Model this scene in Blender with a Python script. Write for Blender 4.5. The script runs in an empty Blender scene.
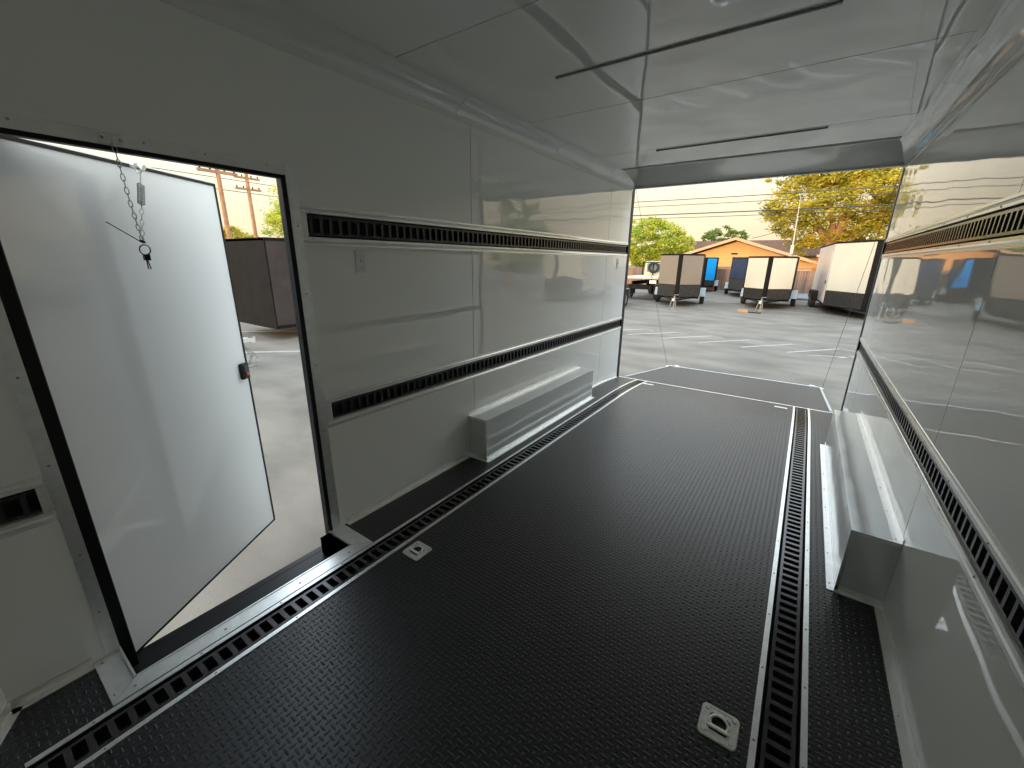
import bpy, math, random
from mathutils import Vector, Matrix
random.seed(7)
SC = bpy.context.scene
C = SC.collection
PI = math.pi

# ------------------------------------------------------------------ camera
cam_d = bpy.data.cameras.new('camera')
cam = bpy.data.objects.new('camera', cam_d)
C.objects.link(cam)
cam_d.sensor_fit = 'HORIZONTAL'
cam_d.sensor_width = 36.0
cam_d.lens = 36.0 * 409.798 / 1024.0
cam_d.clip_start = 0.02
cam_d.clip_end = 500
Rr = (0.81804555, 0.57504118, 0.01136339)
Rd = (0.17491691, -0.22991592, -0.95736239)
Rf = (-0.54791017, 0.78515369, -0.28866612)
M = Matrix((( Rr[0], -Rd[0], -Rf[0], 1.93618),
            ( Rr[1], -Rd[1], -Rf[1], -0.36236),
            ( Rr[2], -Rd[2], -Rf[2], 1.46249),
            (0, 0, 0, 1)))
cam.matrix_world = M
SC.camera = cam

# ------------------------------------------------------------------ sky, sun, exposure
SC.view_settings.view_transform = 'Standard'
SC.view_settings.look = 'None'
SC.view_settings.gamma = 1.0
SC.view_settings.use_curve_mapping = False
SC.view_settings.exposure = 0.88
SC.cycles.max_bounces = 16
SC.cycles.diffuse_bounces = 10
SC.cycles.glossy_bounces = 6
SC.cycles.sample_clamp_indirect = 6.0
SC.cycles.use_denoising = True

world = bpy.data.worlds.new('evening_sky')
SC.world = world
world.use_nodes = True
wn = world.node_tree
wn.nodes.clear()
w_out = wn.nodes.new('ShaderNodeOutputWorld')
w_bg = wn.nodes.new('ShaderNodeBackground')
w_tc = wn.nodes.new('ShaderNodeTexCoord')
w_sep = wn.nodes.new('ShaderNodeSeparateXYZ')
w_ramp = wn.nodes.new('ShaderNodeValToRGB')
w_noise = wn.nodes.new('ShaderNodeTexNoise')
w_map = wn.nodes.new('ShaderNodeMapping')
w_mix = wn.nodes.new('ShaderNodeMix')
w_mix.data_type = 'RGBA'
w_mix.blend_type = 'MULTIPLY'
w_mr = wn.nodes.new('ShaderNodeMapRange')
cr = w_ramp.color_ramp
cr.elements[0].position = 0.0
cr.elements[0].color = (0.64, 0.50, 0.31, 1)
cr.elements[1].position = 1.0
cr.elements[1].color = (1.30, 1.62, 1.95, 1)
e = cr.elements.new(0.12); e.color = (0.66, 0.58, 0.42, 1)
e = cr.elements.new(0.25); e.color = (0.90, 0.86, 0.74, 1)
e = cr.elements.new(0.45); e.color = (1.35, 1.5, 1.6, 1)
w_map.inputs['Scale'].default_value = (1.2, 1.2, 5.0)
w_noise.inputs['Scale'].default_value = 2.2
w_noise.inputs['Detail'].default_value = 4
w_mr.inputs['From Min'].default_value = 0.35
w_mr.inputs['From Max'].default_value = 0.7
w_mr.inputs['To Min'].default_value = 0.93
w_mr.inputs['To Max'].default_value = 1.06
L_ = wn.links.new
L_(w_tc.outputs['Generated'], w_sep.inputs[0])
L_(w_sep.outputs['Z'], w_ramp.inputs[0])
L_(w_tc.outputs['Generated'], w_map.inputs[0])
L_(w_map.outputs[0], w_noise.inputs['Vector'])
L_(w_noise.outputs['Fac'], w_mr.inputs['Value'])
w_mix.inputs['Factor'].default_value = 1.0
L_(w_ramp.outputs[0], w_mix.inputs['A'])
L_(w_mr.outputs[0], w_mix.inputs['B'])
L_(w_mix.outputs['Result'], w_bg.inputs['Color'])
w_bg.inputs['Strength'].default_value = 1.0
L_(w_bg.outputs[0], w_out.inputs[0])

sun_d = bpy.data.lights.new('low_sun', 'SUN')
sun_d.energy = 1.8
sun_d.color = (1.0, 0.72, 0.40)
sun_d.angle = math.radians(8)
sun = bpy.data.objects.new('low_sun', sun_d)
C.objects.link(sun)
sun.rotation_euler = Vector((0.10, 0.95, -0.13)).to_track_quat('-Z', 'Y').to_euler()
sun.location = (0, -30, 8)


# ------------------------------------------------------------------ materials
def mat(name, col, rough=0.5, metal=0.0, spec=0.5, noise=None, bump=None, coat=0.0, emit=None):
    m = bpy.data.materials.new(name)
    m.use_nodes = True
    nt = m.node_tree
    b = nt.nodes['Principled BSDF']
    b.inputs['Base Color'].default_value = (*col, 1)
    b.inputs['Roughness'].default_value = rough
    b.inputs['Metallic'].default_value = metal
    b.inputs['Specular IOR Level'].default_value = spec
    b.inputs['Coat Weight'].default_value = coat
    tc = nt.nodes.new('ShaderNodeTexCoord')
    if noise:      # (scale, amount, detail[, stretch])
        n = nt.nodes.new('ShaderNodeTexNoise')
        n.inputs['Scale'].default_value = noise[0]
        n.inputs['Detail'].default_value = noise[2]
        if len(noise) > 3:
            mp = nt.nodes.new('ShaderNodeMapping')
            mp.inputs['Scale'].default_value = noise[3]
            nt.links.new(tc.outputs['Object'], mp.inputs[0])
            nt.links.new(mp.outputs[0], n.inputs['Vector'])
        else:
            nt.links.new(tc.outputs['Object'], n.inputs['Vector'])
        mr = nt.nodes.new('ShaderNodeMapRange')
        mr.inputs['From Min'].default_value = 0.3
        mr.inputs['From Max'].default_value = 0.7
        mr.inputs['To Min'].default_value = 1 - noise[1]
        mr.inputs['To Max'].default_value = 1 + noise[1]
        nt.links.new(n.outputs['Fac'], mr.inputs['Value'])
        mx = nt.nodes.new('ShaderNodeMix')
        mx.data_type = 'RGBA'
        mx.blend_type = 'MULTIPLY'
        mx.inputs['Factor'].default_value = 1.0
        mx.inputs['A'].default_value = (*col, 1)
        nt.links.new(mr.outputs[0], mx.inputs['B'])
        nt.links.new(mx.outputs['Result'], b.inputs['Base Color'])
    if bump:       # (scale, distance, detail)
        n2 = nt.nodes.new('ShaderNodeTexNoise')
        n2.inputs['Scale'].default_value = bump[0]
        n2.inputs['Detail'].default_value = bump[2]
        if len(bump) > 3:
            mp2 = nt.nodes.new('ShaderNodeMapping')
            mp2.inputs['Scale'].default_value = bump[3]
            nt.links.new(tc.outputs['Object'], mp2.inputs[0])
            nt.links.new(mp2.outputs[0], n2.inputs['Vector'])
        else:
            nt.links.new(tc.outputs['Object'], n2.inputs['Vector'])
        bp = nt.nodes.new('ShaderNodeBump')
        bp.inputs['Strength'].default_value = 1.0
        bp.inputs['Distance'].default_value = bump[1]
        nt.links.new(n2.outputs['Fac'], bp.inputs['Height'])
        nt.links.new(bp.outputs[0], b.inputs['Normal'])
    if emit:
        b.inputs['Emission Color'].default_value = (*emit[0], 1)
        b.inputs['Emission Strength'].default_value = emit[1]
    return m


def tread_mat(name, col, pitch=0.026):
    """black rubber with rows of short raised bars laid alternately"""
    m = bpy.data.materials.new(name)
    m.use_nodes = True
    nt = m.node_tree
    b = nt.nodes['Principled BSDF']
    b.inputs['Roughness'].default_value = 0.36
    b.inputs['Specular IOR Level'].default_value = 0.5
    tc = nt.nodes.new('ShaderNodeTexCoord')
    sp = nt.nodes.new('ShaderNodeSeparateXYZ')
    nt.links.new(tc.outputs['Object'], sp.inputs[0])

    def mth(op, a, b_=None, c=None):
        n = nt.nodes.new('ShaderNodeMath')
        n.operation = op
        for i, v in enumerate((a, b_, c)):
            if v is None:
                continue
            if isinstance(v, (int, float)):
                n.inputs[i].default_value = v
            else:
                nt.links.new(v, n.inputs[i])
        return n.outputs[0]
    u = mth('DIVIDE', sp.outputs['X'], pitch)
    v = mth('DIVIDE', sp.outputs['Y'], pitch * 0.8)
    fu, fv = mth('FLOOR', u), mth('FLOOR', v)
    lu = mth('SUBTRACT', mth('FRACT', u), 0.5)
    lv = mth('SUBTRACT', mth('FRACT', v), 0.5)
    par = mth('PINGPONG', mth('ADD', fu, fv), 1.0)
    inv = mth('SUBTRACT', 1.0, par)
    lin = mth('ADD', mth('MULTIPLY', lu, par), mth('MULTIPLY', lv, inv))      # along the bar
    acr = mth('ADD', mth('MULTIPLY', lv, par), mth('MULTIPLY', lu, inv))      # across it
    d = mth('ADD', mth('POWER', mth('ABSOLUTE', mth('DIVIDE', lin, 0.55)), 2.0),
            mth('POWER', mth('ABSOLUTE', mth('DIVIDE', acr, 0.2)), 2.0))
    h = mth('SMOOTH_MIN', mth('MAXIMUM', mth('SUBTRACT', 1.0, d), 0.0), 0.8, 0.2)
    bp = nt.nodes.new('ShaderNodeBump')
    bp.inputs['Strength'].default_value = 1.0
    bp.inputs['Distance'].default_value = 0.0032
    nt.links.new(h, bp.inputs['Height'])
    nt.links.new(bp.outputs[0], b.inputs['Normal'])
    n = nt.nodes.new('ShaderNodeTexNoise')
    n.inputs['Scale'].default_value = 2.0
    n.inputs['Detail'].default_value = 4
    nt.links.new(tc.outputs['Object'], n.inputs['Vector'])
    mr = nt.nodes.new('ShaderNodeMapRange')
    mr.inputs['To Min'].default_value = 0.75
    mr.inputs['To Max'].default_value = 1.25
    nt.links.new(n.outputs['Fac'], mr.inputs['Value'])
    mx = nt.nodes.new('ShaderNodeMix')
    mx.data_type = 'RGBA'
    mx.blend_type = 'MULTIPLY'
    mx.inputs['Factor'].default_value = 1.0
    mx.inputs['A'].default_value = (*col, 1)
    nt.links.new(mr.outputs[0], mx.inputs['B'])
    nt.links.new(mx.outputs['Result'], b.inputs['Base Color'])
    return m


WAVE = (1.3, 0.004, 1.0)
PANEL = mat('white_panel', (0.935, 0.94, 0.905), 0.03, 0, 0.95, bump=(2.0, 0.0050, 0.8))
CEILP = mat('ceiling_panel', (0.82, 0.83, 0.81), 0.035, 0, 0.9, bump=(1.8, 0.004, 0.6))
DOORP = mat('door_panel', (0.88, 0.90, 0.90), 0.06, 0, 0.5, bump=(2.0, 0.002, 0.5))
ALU = mat('brushed_aluminium', (0.88, 0.89, 0.88), 0.35, 0.75, noise=(30, 0.06, 3))
ALUW = mat('white_aluminium', (0.94, 0.94, 0.92), 0.22, 0.45, noise=(20, 0.03, 2))
BLACK = mat('black_rubber_seal', (0.010, 0.010, 0.011), 0.45, 0, 0.3)
BLACKM = mat('black_coated_steel', (0.055, 0.05, 0.056), 0.22, 0.2, 0.6)
DARK = mat('dark_recess', (0.008, 0.008, 0.009), 0.8)
TREAD = tread_mat('black_tread_rubber', (0.017, 0.019, 0.022))
STEEL = mat('zinc_plated_steel', (0.86, 0.86, 0.82), 0.3, 0.7, noise=(60, 0.1, 2))
SCREWM = mat('screw_steel', (0.35, 0.35, 0.34), 0.4, 0.9)
SHELL = mat('outer_shell_white', (0.75, 0.75, 0.73), 0.3)
PLASTIC = mat('white_plastic', (0.78, 0.78, 0.75), 0.35)
LEDM = mat('led_strip_housing', (0.30, 0.30, 0.30), 0.35, 0.4)
SPRM = mat('dull_spring_steel', (0.38, 0.38, 0.36), 0.35, 0.7)
JACKM = mat('dull_jack_steel', (0.34, 0.32, 0.29), 0.5, 0.5)
REDP = mat('red_plastic', (0.5, 0.05, 0.03), 0.4)


# ------------------------------------------------------------------ mesh helpers
ORG = {}


class MB:
    def __init__(self):
        self.v, self.f = [], []

    def add(self, vs, fs):
        n = len(self.v)
        self.v += [tuple(p) for p in vs]
        self.f += [tuple(i + n for i in f) for f in fs]
        return self

    def box(self, x0, x1, y0, y1, z0, z1):
        return self.add([(x0, y0, z0), (x1, y0, z0), (x1, y1, z0), (x0, y1, z0),
                         (x0, y0, z1), (x1, y0, z1), (x1, y1, z1), (x0, y1, z1)],
                        [(0, 3, 2, 1), (4, 5, 6, 7), (0, 1, 5, 4), (1, 2, 6, 5), (2, 3, 7, 6), (3, 0, 4, 7)])

    def poly(self, pts, z0, z1):
        """prism over a counter-clockwise xy outline"""
        n = len(pts)
        vs = [(p[0], p[1], z0) for p in pts] + [(p[0], p[1], z1) for p in pts]
        fs = [tuple(reversed(range(n))), tuple(range(n, 2 * n))]
        fs += [(i, (i + 1) % n, n + (i + 1) % n, n + i) for i in range(n)]
        return self.add(vs, fs)

    def extr(self, pts, axis, a0, a1):
        """prism of a 2D outline along an axis; outline gives the other two coordinates in order"""
        n = len(pts)

        def P(p, a):
            return {'x': (a, p[0], p[1]), 'y': (p[0], a, p[1]), 'z': (p[0], p[1], a)}[axis]
        vs = [P(p, a0) for p in pts] + [P(p, a1) for p in pts]
        fs = [tuple(range(n)), tuple(reversed(range(n, 2 * n)))]
        fs += [((i + 1) % n, i, n + i, n + (i + 1) % n) for i in range(n)]
        return self.add(vs, fs)

    def strip(self, x0, x1, ys, zfun, th, lift=0.0):
        """slab running along y whose top follows zfun(y)+lift"""
        vs, fs = [], []
        for y in ys:
            z = zfun(y) + lift
            vs += [(x0, y, z), (x1, y, z), (x1, y, z - th), (x0, y, z - th)]
        for i in range(len(ys) - 1):
            a, b = i * 4, i * 4 + 4
            for k in range(4):
                k2 = (k + 1) % 4
                fs.append((a + k, a + k2, b + k2, b + k))
        fs.append((3, 2, 1, 0))
        n = (len(ys) - 1) * 4
        fs.append((n, n + 1, n + 2, n + 3))
        return self.add(vs, fs)

    def slab(self, p0, p1, z0, z1, off, th):
        """vertical slab over segment p0-p1 (xy); grows to the right-hand side of p0->p1"""
        dx, dy = p1[0] - p0[0], p1[1] - p0[1]
        l = math.hypot(dx, dy)
        nx, ny = dy / l, -dx / l
        q = [(p0[0] + nx * off, p0[1] + ny * off), (p1[0] + nx * off, p1[1] + ny * off),
             (p1[0] + nx * (off + th), p1[1] + ny * (off + th)), (p0[0] + nx * (off + th), p0[1] + ny * (off + th))]
        return self.poly(q[::-1], z0, z1)

    def tube(self, pts, r, n=8, closed=False, caps=True):
        pts = [Vector(p) for p in pts]
        m = len(pts)
        rs = r if isinstance(r, (list, tuple)) else [r] * m
        vs, fs = [], []
        up = None
        for i, p in enumerate(pts):
            a = pts[(i - 1) % m] if (closed or i > 0) else p
            b = pts[(i + 1) % m] if (closed or i < m - 1) else p
            t = (b - a).normalized()
            if up is None:
                up = Vector((0, 0, 1)) if abs(t.z) < 0.9 else Vector((1, 0, 0))
            s = t.cross(up).normalized()
            w = s.cross(t).normalized()
            up = w
            for k in range(n):
                an = 2 * PI * k / n
                vs.append(p + (s * math.cos(an) + w * math.sin(an)) * rs[i])
        for i in range(m if closed else m - 1):
            a, b = i * n, ((i + 1) % m) * n
            for k in range(n):
                k2 = (k + 1) % n
                fs.append((a + k, a + k2, b + k2, b + k))
        if caps and not closed:
            fs.append(tuple(reversed(range(n))))
            fs.append(tuple(range((m - 1) * n, m * n)))
        return self.add(vs, fs)

    def cyl(self, c, axis, r, h, n=20, r2=None):
        d = {'x': Vector((1, 0, 0)), 'y': Vector((0, 1, 0)), 'z': Vector((0, 0, 1))}[axis]
        c = Vector(c)
        return self.tube([c - d * h / 2, c + d * h / 2], [r, r if r2 is None else r2], n)

    def torus(self, c, ax, R, r, n=16, m=6, sx=1.0, sy=1.0):
        """ring round direction ax; sx, sy stretch it in its own plane"""
        c, ax = Vector(c), Vector(ax).normalized()
        u = ax.cross(Vector((0, 0, 1)))
        if u.length < 0.1:
            u = Vector((1, 0, 0))
        u.normalize()
        w = ax.cross(u).normalized()
        pts = [c + u * math.cos(2 * PI * k / n) * R * sx + w * math.sin(2 * PI * k / n) * R * sy for k in range(n)]
        return self.tube(pts, r, m, closed=True)

    def build(self, name, m, parent=None, bevel=0.0, smooth=False):
        o0 = ORG.get(parent.name, Vector((0, 0, 0))) if parent else Vector((0, 0, 0))
        me = bpy.data.meshes.new(name)
        me.from_pydata([(p[0] - o0.x, p[1] - o0.y, p[2] - o0.z) for p in self.v], [], self.f)
        me.materials.append(m)
        me.update()
        import bmesh
        bm = bmesh.new()
        bm.from_mesh(me)
        bmesh.ops.recalc_face_normals(bm, faces=bm.faces)
        bm.to_mesh(me)
        bm.free()
        if smooth:
            me.polygons.foreach_set('use_smooth', [True] * len(me.polygons))
        o = bpy.data.objects.new(name, me)
        C.objects.link(o)
        if parent:
            o.parent = parent
        ORG[o.name] = o0
        if bevel:
            b = o.modifiers.new('bevel', 'BEVEL')
            b.width = bevel
            b.segments = 2
            b.limit_method = 'ANGLE'
        return o


def struct(name, mb, m, **k):
    o = mb.build(name, m, **k)
    o['kind'] = 'structure'
    return o


def thing(name, label, cat, loc=(0, 0, 0), group=None, kind=None):
    o = bpy.data.objects.new(name, None)
    C.objects.link(o)
    o.location = loc
    o.empty_display_size = 0.1
    ORG[o.name] = Vector(loc)
    if label:
        o['label'] = label
    if cat:
        o['category'] = cat
    if group:
        o['group'] = group
    if kind:
        o['kind'] = kind
    return o


def tag(o, label, cat, group=None, kind=None):
    o['label'] = label
    o['category'] = cat
    if group:
        o['group'] = group
    if kind:
        o['kind'] = kind
    return o


def kids(o):
    return [c for c in bpy.data.objects if c.parent is o]


def dup(root, loc, rotz=0, label=None, group=None):
    r = root.copy()
    C.objects.link(r)
    r.location = loc
    r.rotation_euler = (0, 0, rotz)
    if label:
        r['label'] = label
    if group:
        r['group'] = group
    for ch in kids(root):
        c = ch.copy()
        C.objects.link(c)
        c.parent = r
        for g in kids(ch):
            d = g.copy()
            C.objects.link(d)
            d.parent = c
    return r


# one screw head mesh per facing, shared by every screw
_screw = {}


def screw(parent, p, axis, r=0.0035, m=None):
    """a pan screw head standing on point p, pointing along axis ('x','-x','z','-y')"""
    key = (axis, r)
    if key not in _screw:
        mb = MB()
        s = -1 if axis.startswith('-') else 1
        a = axis[-1]
        d = {'x': Vector((s, 0, 0)), 'y': Vector((0, s, 0)), 'z': Vector((0, 0, s))}[a]
        mb.tube([(0, 0, 0), d * r * 0.35, d * r * 0.6], [r, r * 0.85, r * 0.3], 10)
        me = bpy.data.meshes.new('screw')
        me.from_pydata(mb.v, [], mb.f)
        me.materials.append(m or SCREWM)
        _screw[key] = me
    o = bpy.data.objects.new('screw', _screw[key])
    C.objects.link(o)
    o.parent = parent
    o.location = Vector(p) - ORG[parent.name]
    return o


def frange(a, b, n):
    return [a + (b - a) * i / n for i in range(n + 1)]


# ------------------------------------------------------------------ trailer interior: measures (metres)
W = 2.46
YR = 4.98           # rear opening
YF = -0.50          # where the straight walls end and the V nose begins
APX = (1.23, -1.14)
ZC = 2.387          # ceiling
ZCOVE = 2.30
GZ = -0.46          # the lot


def zf(y):
    s = (y - 3.95) / 1.03
    return -0.062 * s * s if s > 0 else 0.0


YS = [YF] + frange(0, 3.9, 13) + frange(3.95, YR, 12)
RAILS = [(0.642, 0.737), (1.557, 1.660)]        # recessed rail bands up the walls
DY0, DY1, DZ0, DZ1 = -0.223, 0.674, -0.11, 1.805  # side door opening
SEAMS = [1.911, 4.28]


# walls: outer shell + inner skin panels with seams and recesses
def wall_side(name, xin, sgn, door):
    """xin: inner face; sgn -1: wall body lies towards -x"""
    mb = MB()

    def bx(a, b, y0, y1, z0, z1):
        xa, xb = xin + sgn * a, xin + sgn * b
        mb.box(min(xa, xb), max(xa, xb), y0, y1, z0, z1)
    # zones along y
    zones = [(YF, YR)] if not door else [(YF, DY0), (DY1, YR)]
    for y0, y1 in zones:
        bx(0.032, 0.065, y0, y1, -0.12, 2.45)
    if door:
        bx(0.032, 0.065, DY0, DY1, DZ1, 2.45)
    bands = [(-0.10, RAILS[0][0]), (RAILS[0][1], RAILS[1][0]), (RAILS[1][1], 2.45)]
    seams = SEAMS if door else [-0.45, 1.83, 4.28]
    for y0, y1 in zones:
        cuts = [y0] + [s for s in seams if y0 + .02 < s < y1] + [y1]
        for i in range(len(cuts) - 1):
            a = cuts[i] + (0.003 if i else 0)
            b = cuts[i + 1] - (0.003 if i < len(cuts) - 2 else 0)
            for z0, z1 in bands:
                bx(0, 0.032, a, b, z0, z1)
    if door:
        bx(0, 0.032, DY0, DY1, DZ1, 2.45)
        # solid blocks that close the rail recess next to the door
        bx(0, 0.032, DY1, 0.750, RAILS[0][0], RAILS[0][1])
        bx(0, 0.032, DY1, 0.742, RAILS[1][0], RAILS[1][1])
        bx(0, 0.032, -0.287, DY0, RAILS[0][0], RAILS[0][1])
        bx(0, 0.032, -0.287, DY0, RAILS[1][0], RAILS[1][1])
    w = struct(name, mb, PANEL)
    return w


wall_side('wall_left', 0.0, -1, True)
wall_side('wall_right', W, 1, False)

# front V nose (behind the camera)
mb = MB()
mb.slab((0, YF), APX, -0.1, 2.45, 0.0, 0.05)
mb.slab(APX, (W, YF), -0.1, 2.45, 0.0, 0.05)
struct('wall_front', mb, PANEL)

# floor: rubber covered deck with two long slots for the rails
mb = MB()
mb.strip(0, 0.284, [YF, -0.30], zf, 0.05)
mb.strip(0, 0.19, [-0.30, -0.222], zf, 0.05)
mb.strip(0.19, 0.284, [-0.30, 0.2, 0.742], zf, 0.05)
mb.strip(0, 0.19, [0.655, 0.742], zf, 0.05)
mb.strip(0, 0.284, [0.742] + YS[3:], zf, 0.05)
mb.strip(0.404, 2.056, YS, zf, 0.05)
mb.strip(2.176, W, YS, zf, 0.05)
mb.poly([(0, YF), (APX[0], APX[1]), (W, YF)], -0.05, 0)
floor = struct('floor', mb, TREAD)
mb = MB()
mb.strip(0.19, W, YS, zf, 0.05, -0.05)
mb.strip(0, 0.19, [YF, -0.222], zf, 0.05, -0.05)
mb.strip(0, 0.19, [0.655] + YS[3:], zf, 0.05, -0.05)
mb.poly([(-0.03, YF), (APX[0], APX[1] - .03), (W + .03, YF)], -0.1, -0.05)
sub = mb.build('subfloor', DARK, floor)

# ceiling: panels, dark seams, cross housing at the rear
mb = MB()
cseams = [YF, 1.215, 2.387, 3.55, 4.99]
for i in range(4):
    mb.box(0.0, W, cseams[i] + (0.0035 if i else 0), cseams[i + 1] - (0.0035 if i < 3 else 0), ZC, ZC + 0.03)
mb.poly([(0, YF), (APX[0], APX[1]), (W, YF)], ZC, ZC + 0.03)
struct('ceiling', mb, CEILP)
mb = MB()
mb.box(-0.06, W + 0.06, YF - 0.01, YR, ZC + 0.034, ZC + 0.07)
mb.poly([(-0.06, YF), (APX[0], APX[1] - .06), (W + .06, YF)], ZC + 0.034, ZC + 0.07)
struct('roof', mb, mat('roof_sheet', (0.12, 0.12, 0.12), 0.6))
# rear cross housing with a rounded front edge (outline in y,z)
mb = MB()
out = [(4.985, 2.318), (4.985, ZC - .001)]
for k in range(13):
    a = PI / 2 * k / 12
    out.append((4.15 + 0.82 * math.sin(a), ZC - .0012 - 0.067 * (1 - math.cos(a))))
mb.extr(out[::-1], 'x', 0.0, W)
struct('trim_1', mb, mat('shaded_header_skin', (0.66, 0.67, 0.66), 0.12, 0, 0.6), smooth=True)  # greyer than the ceiling panels: shade of the down-turning curve put into the colour

# coves between wall and ceiling, right and left, with their joints
def cove(name, xw, s):
    mb = MB()
    cuts = [YF, 1.78, 3.0, 4.15, YR]
    for i in range(4):
        out = [(xw, ZC - .0005), (xw, ZCOVE)]
        for k in range(11):
            a = PI / 2 * k / 10
            out.append((xw + s * (0.004 + 0.136 * (1 - math.cos(a))), ZCOVE + (ZC - 0.002 - ZCOVE) * math.sin(a)))
        if s < 0:
            out = out[::-1]
        mb.extr(out, 'y', cuts[i] + (0.0015 if i else 0), cuts[i + 1] - 0.0015)
    # small lip onto wall and ceiling
    x0, x1 = sorted((xw, xw + s * 0.004))
    mb.box(x0, x1, YF, YR, ZCOVE - 0.02, ZCOVE)
    return struct(name, mb, CEILP)


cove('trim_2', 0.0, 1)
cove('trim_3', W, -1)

# rear opening: black edge strips down both jambs and along the header
def jamb(name, x0, x1):
    mb = MB().box(x0, x1, 4.925, YR + 0.02, -0.12, 2.318)
    return struct(name, mb, BLACK, bevel=0.003)


jamb('trim_4', -0.065, 0.006)
jamb('trim_5', W - 0.006, W + 0.065)
mb = MB().box(-0.065, W + 0.065, YR + 0.0, YR + 0.03, 2.318, 2.47)
struct('trim_6', mb, ALUW)
mb = MB().box(0, W, 4.955, YR, 2.308, 2.3185)
struct('trim_7', mb, ALUW)


# baseboards: aluminium angles, wall leg and floor leg
def baseboard(name, xw, s, y0, y1):
    mb = MB()
    ys = [y for y in frange(y0, y1, 40)]
    a, b = sorted((xw, xw + s * 0.002))
    mb.strip(a, b, ys, zf, 0.035, 0.035)
    a, b = sorted((xw, xw + s * 0.03))
    mb.strip(a, b, ys, zf, 0.002, 0.002)
    o = struct(name, mb, ALUW)
    n = int((y1 - y0) / 0.4)
    for i in range(n):
        y = y0 + 0.12 + i * 0.4
        if y < y1 - .05:
            screw(o, (xw + s * 0.018, y, zf(y) + 0.002), 'z')
    return o


baseboard('baseboard_left', 0.0, 1, 0.76, 1.838)
baseboard('baseboard_left_rear', 0.0, 1, 3.742, 4.925)
baseboard('baseboard_left_front', 0.0, 1, YF, -0.30)
baseboard('baseboard_right', W, -1, YF, 1.80)
baseboard('baseboard_right_rear', W, -1, 3.742, 4.925)
mb = MB()
mb.slab(APX, (0, YF), 0, 0.035, 0.0, 0.002)
mb.slab(APX, (0, YF), 0, 0.002, 0.0, 0.03)
mb.slab((W, YF), APX, 0, 0.035, 0.0, 0.002)
mb.slab((W, YF), APX, 0, 0.002, 0.0, 0.03)
struct('baseboard_front', mb, ALUW)


# ------------------------------------------------------------------ slotted cargo rails
PITCH = 0.0505


def wall_rail(label, xw, s, y0, y1, z0, z1, cap=None, t0=0.0, t1=0.0):
    """rail recessed in the wall; s points into the room"""
    base = thing('cargo_rail', label, 'cargo rail', (xw, y0, z0), 'slotted cargo rails let into the walls')

    def bx(mb, a, b, *r):
        xa, xb = xw + s * a, xw + s * b
        mb.box(min(xa, xb), max(xa, xb), *r)
    # back of the channel
    mb = MB()
    bx(mb, -0.0315, -0.029, y0, y1, z0, z1)
    mb.build('channel_back', DARK, base)
    # slotted face plate
    mb = MB()
    h = z1 - z0
    bx(mb, -0.010, -0.004, y0 + .002, y1 - .002, z1 - h * 0.19, z1 - h * 0.10)
    bx(mb, -0.010, -0.004, y0 + .002, y1 - .002, z0 + h * 0.10, z0 + h * 0.19)
    bx(mb, -0.024, -0.004, y0 + .002, y1 - .002, z1 - h * 0.10, z1 - h * 0.08)
    bx(mb, -0.024, -0.004, y0 + .002, y1 - .002, z0 + h * 0.08, z0 + h * 0.10)
    y = y0 + 0.02
    i = 0
    while y < y1 - 0.02:
        wd = 0.015
        bx(mb, -0.010, -0.004, y - wd / 2, y + wd / 2, z0 + h * 0.19, z1 - h * 0.19)
        # folded lips that give each slot its depth
        bx(mb, -0.020, -0.010, y - wd / 2, y - wd / 2 + 0.002, z0 + h * 0.19, z1 - h * 0.19)
        bx(mb, -0.020, -0.010, y + wd / 2 - 0.002, y + wd / 2, z0 + h * 0.19, z1 - h * 0.19)
        y += PITCH
        i += 1
    mb.build('slotted_plate', BLACKM, base, smooth=False)
    # trim strips over and under it, each a shallow ridge profile
    for zz, up in ((z1, 1), (z0, -1)):
        mb = MB()
        a, b = sorted((zz, zz + up * 0.038))
        prof = [(0, a), (0.0025, a + 0.001), (0.0025, a + 0.012), (0.006, a + 0.019), (0.0025, a + 0.026), (0.0025, b - 0.001), (0, b)]
        pts = [(xw + s * p[0], p[1]) for p in prof]
        if s < 0:
            pts = pts[::-1]
        mb.extr(pts, 'y', y0 - t0, y1 + t1)
        st = mb.build('trim_strip', ALUW, base)
        n = int((y1 - y0) / 0.405)
        for k in range(n + 1):
            yy = y0 + (0.02 if k == 0 else 0.02 + k * 0.405)
            if yy < y1:
                screw(st, (xw + s * 0.003, yy, a + 0.008 if up > 0 else b - 0.008), 'x' if s > 0 else '-x', 0.004)
    return base


for k, (z0, z1) in enumerate(RAILS):
    wall_rail(['lower slotted black rail on the left wall, between side door and rear opening',
               'upper slotted black rail on the left wall, between side door and rear opening'][k],
              0.0, 1, 0.757 if k == 0 else 0.748, 4.925, z0, z1, t0=0.03)
    wall_rail(['lower slotted black rail running the length of the right wall above the wheel box',
               'upper slotted black rail running the length of the right wall under the ceiling'][k],
              W, -1, YF + 0.01, 4.925, z0, z1)
wall_rail('short piece of black wall rail left of the side door', 0.0, 1, YF + 0.01, -0.287, *RAILS[0], t1=0.02)
# light filler pieces closing the recess beside the door trim
mb = MB()
mb.box(-0.03, 0.0015, 0.72, 0.757, RAILS[0][0], RAILS[0][1])
mb.box(-0.03, 0.0015, 0.72, 0.748, RAILS[1][0], RAILS[1][1])
mb.box(-0.03, 0.0015, -0.287, -0.262, RAILS[0][0], RAILS[0][1])
mb.box(-0.03, 0.0015, YF, -0.262, RAILS[1][0], RAILS[1][1])
struct('trim_8', mb, ALUW)


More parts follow.
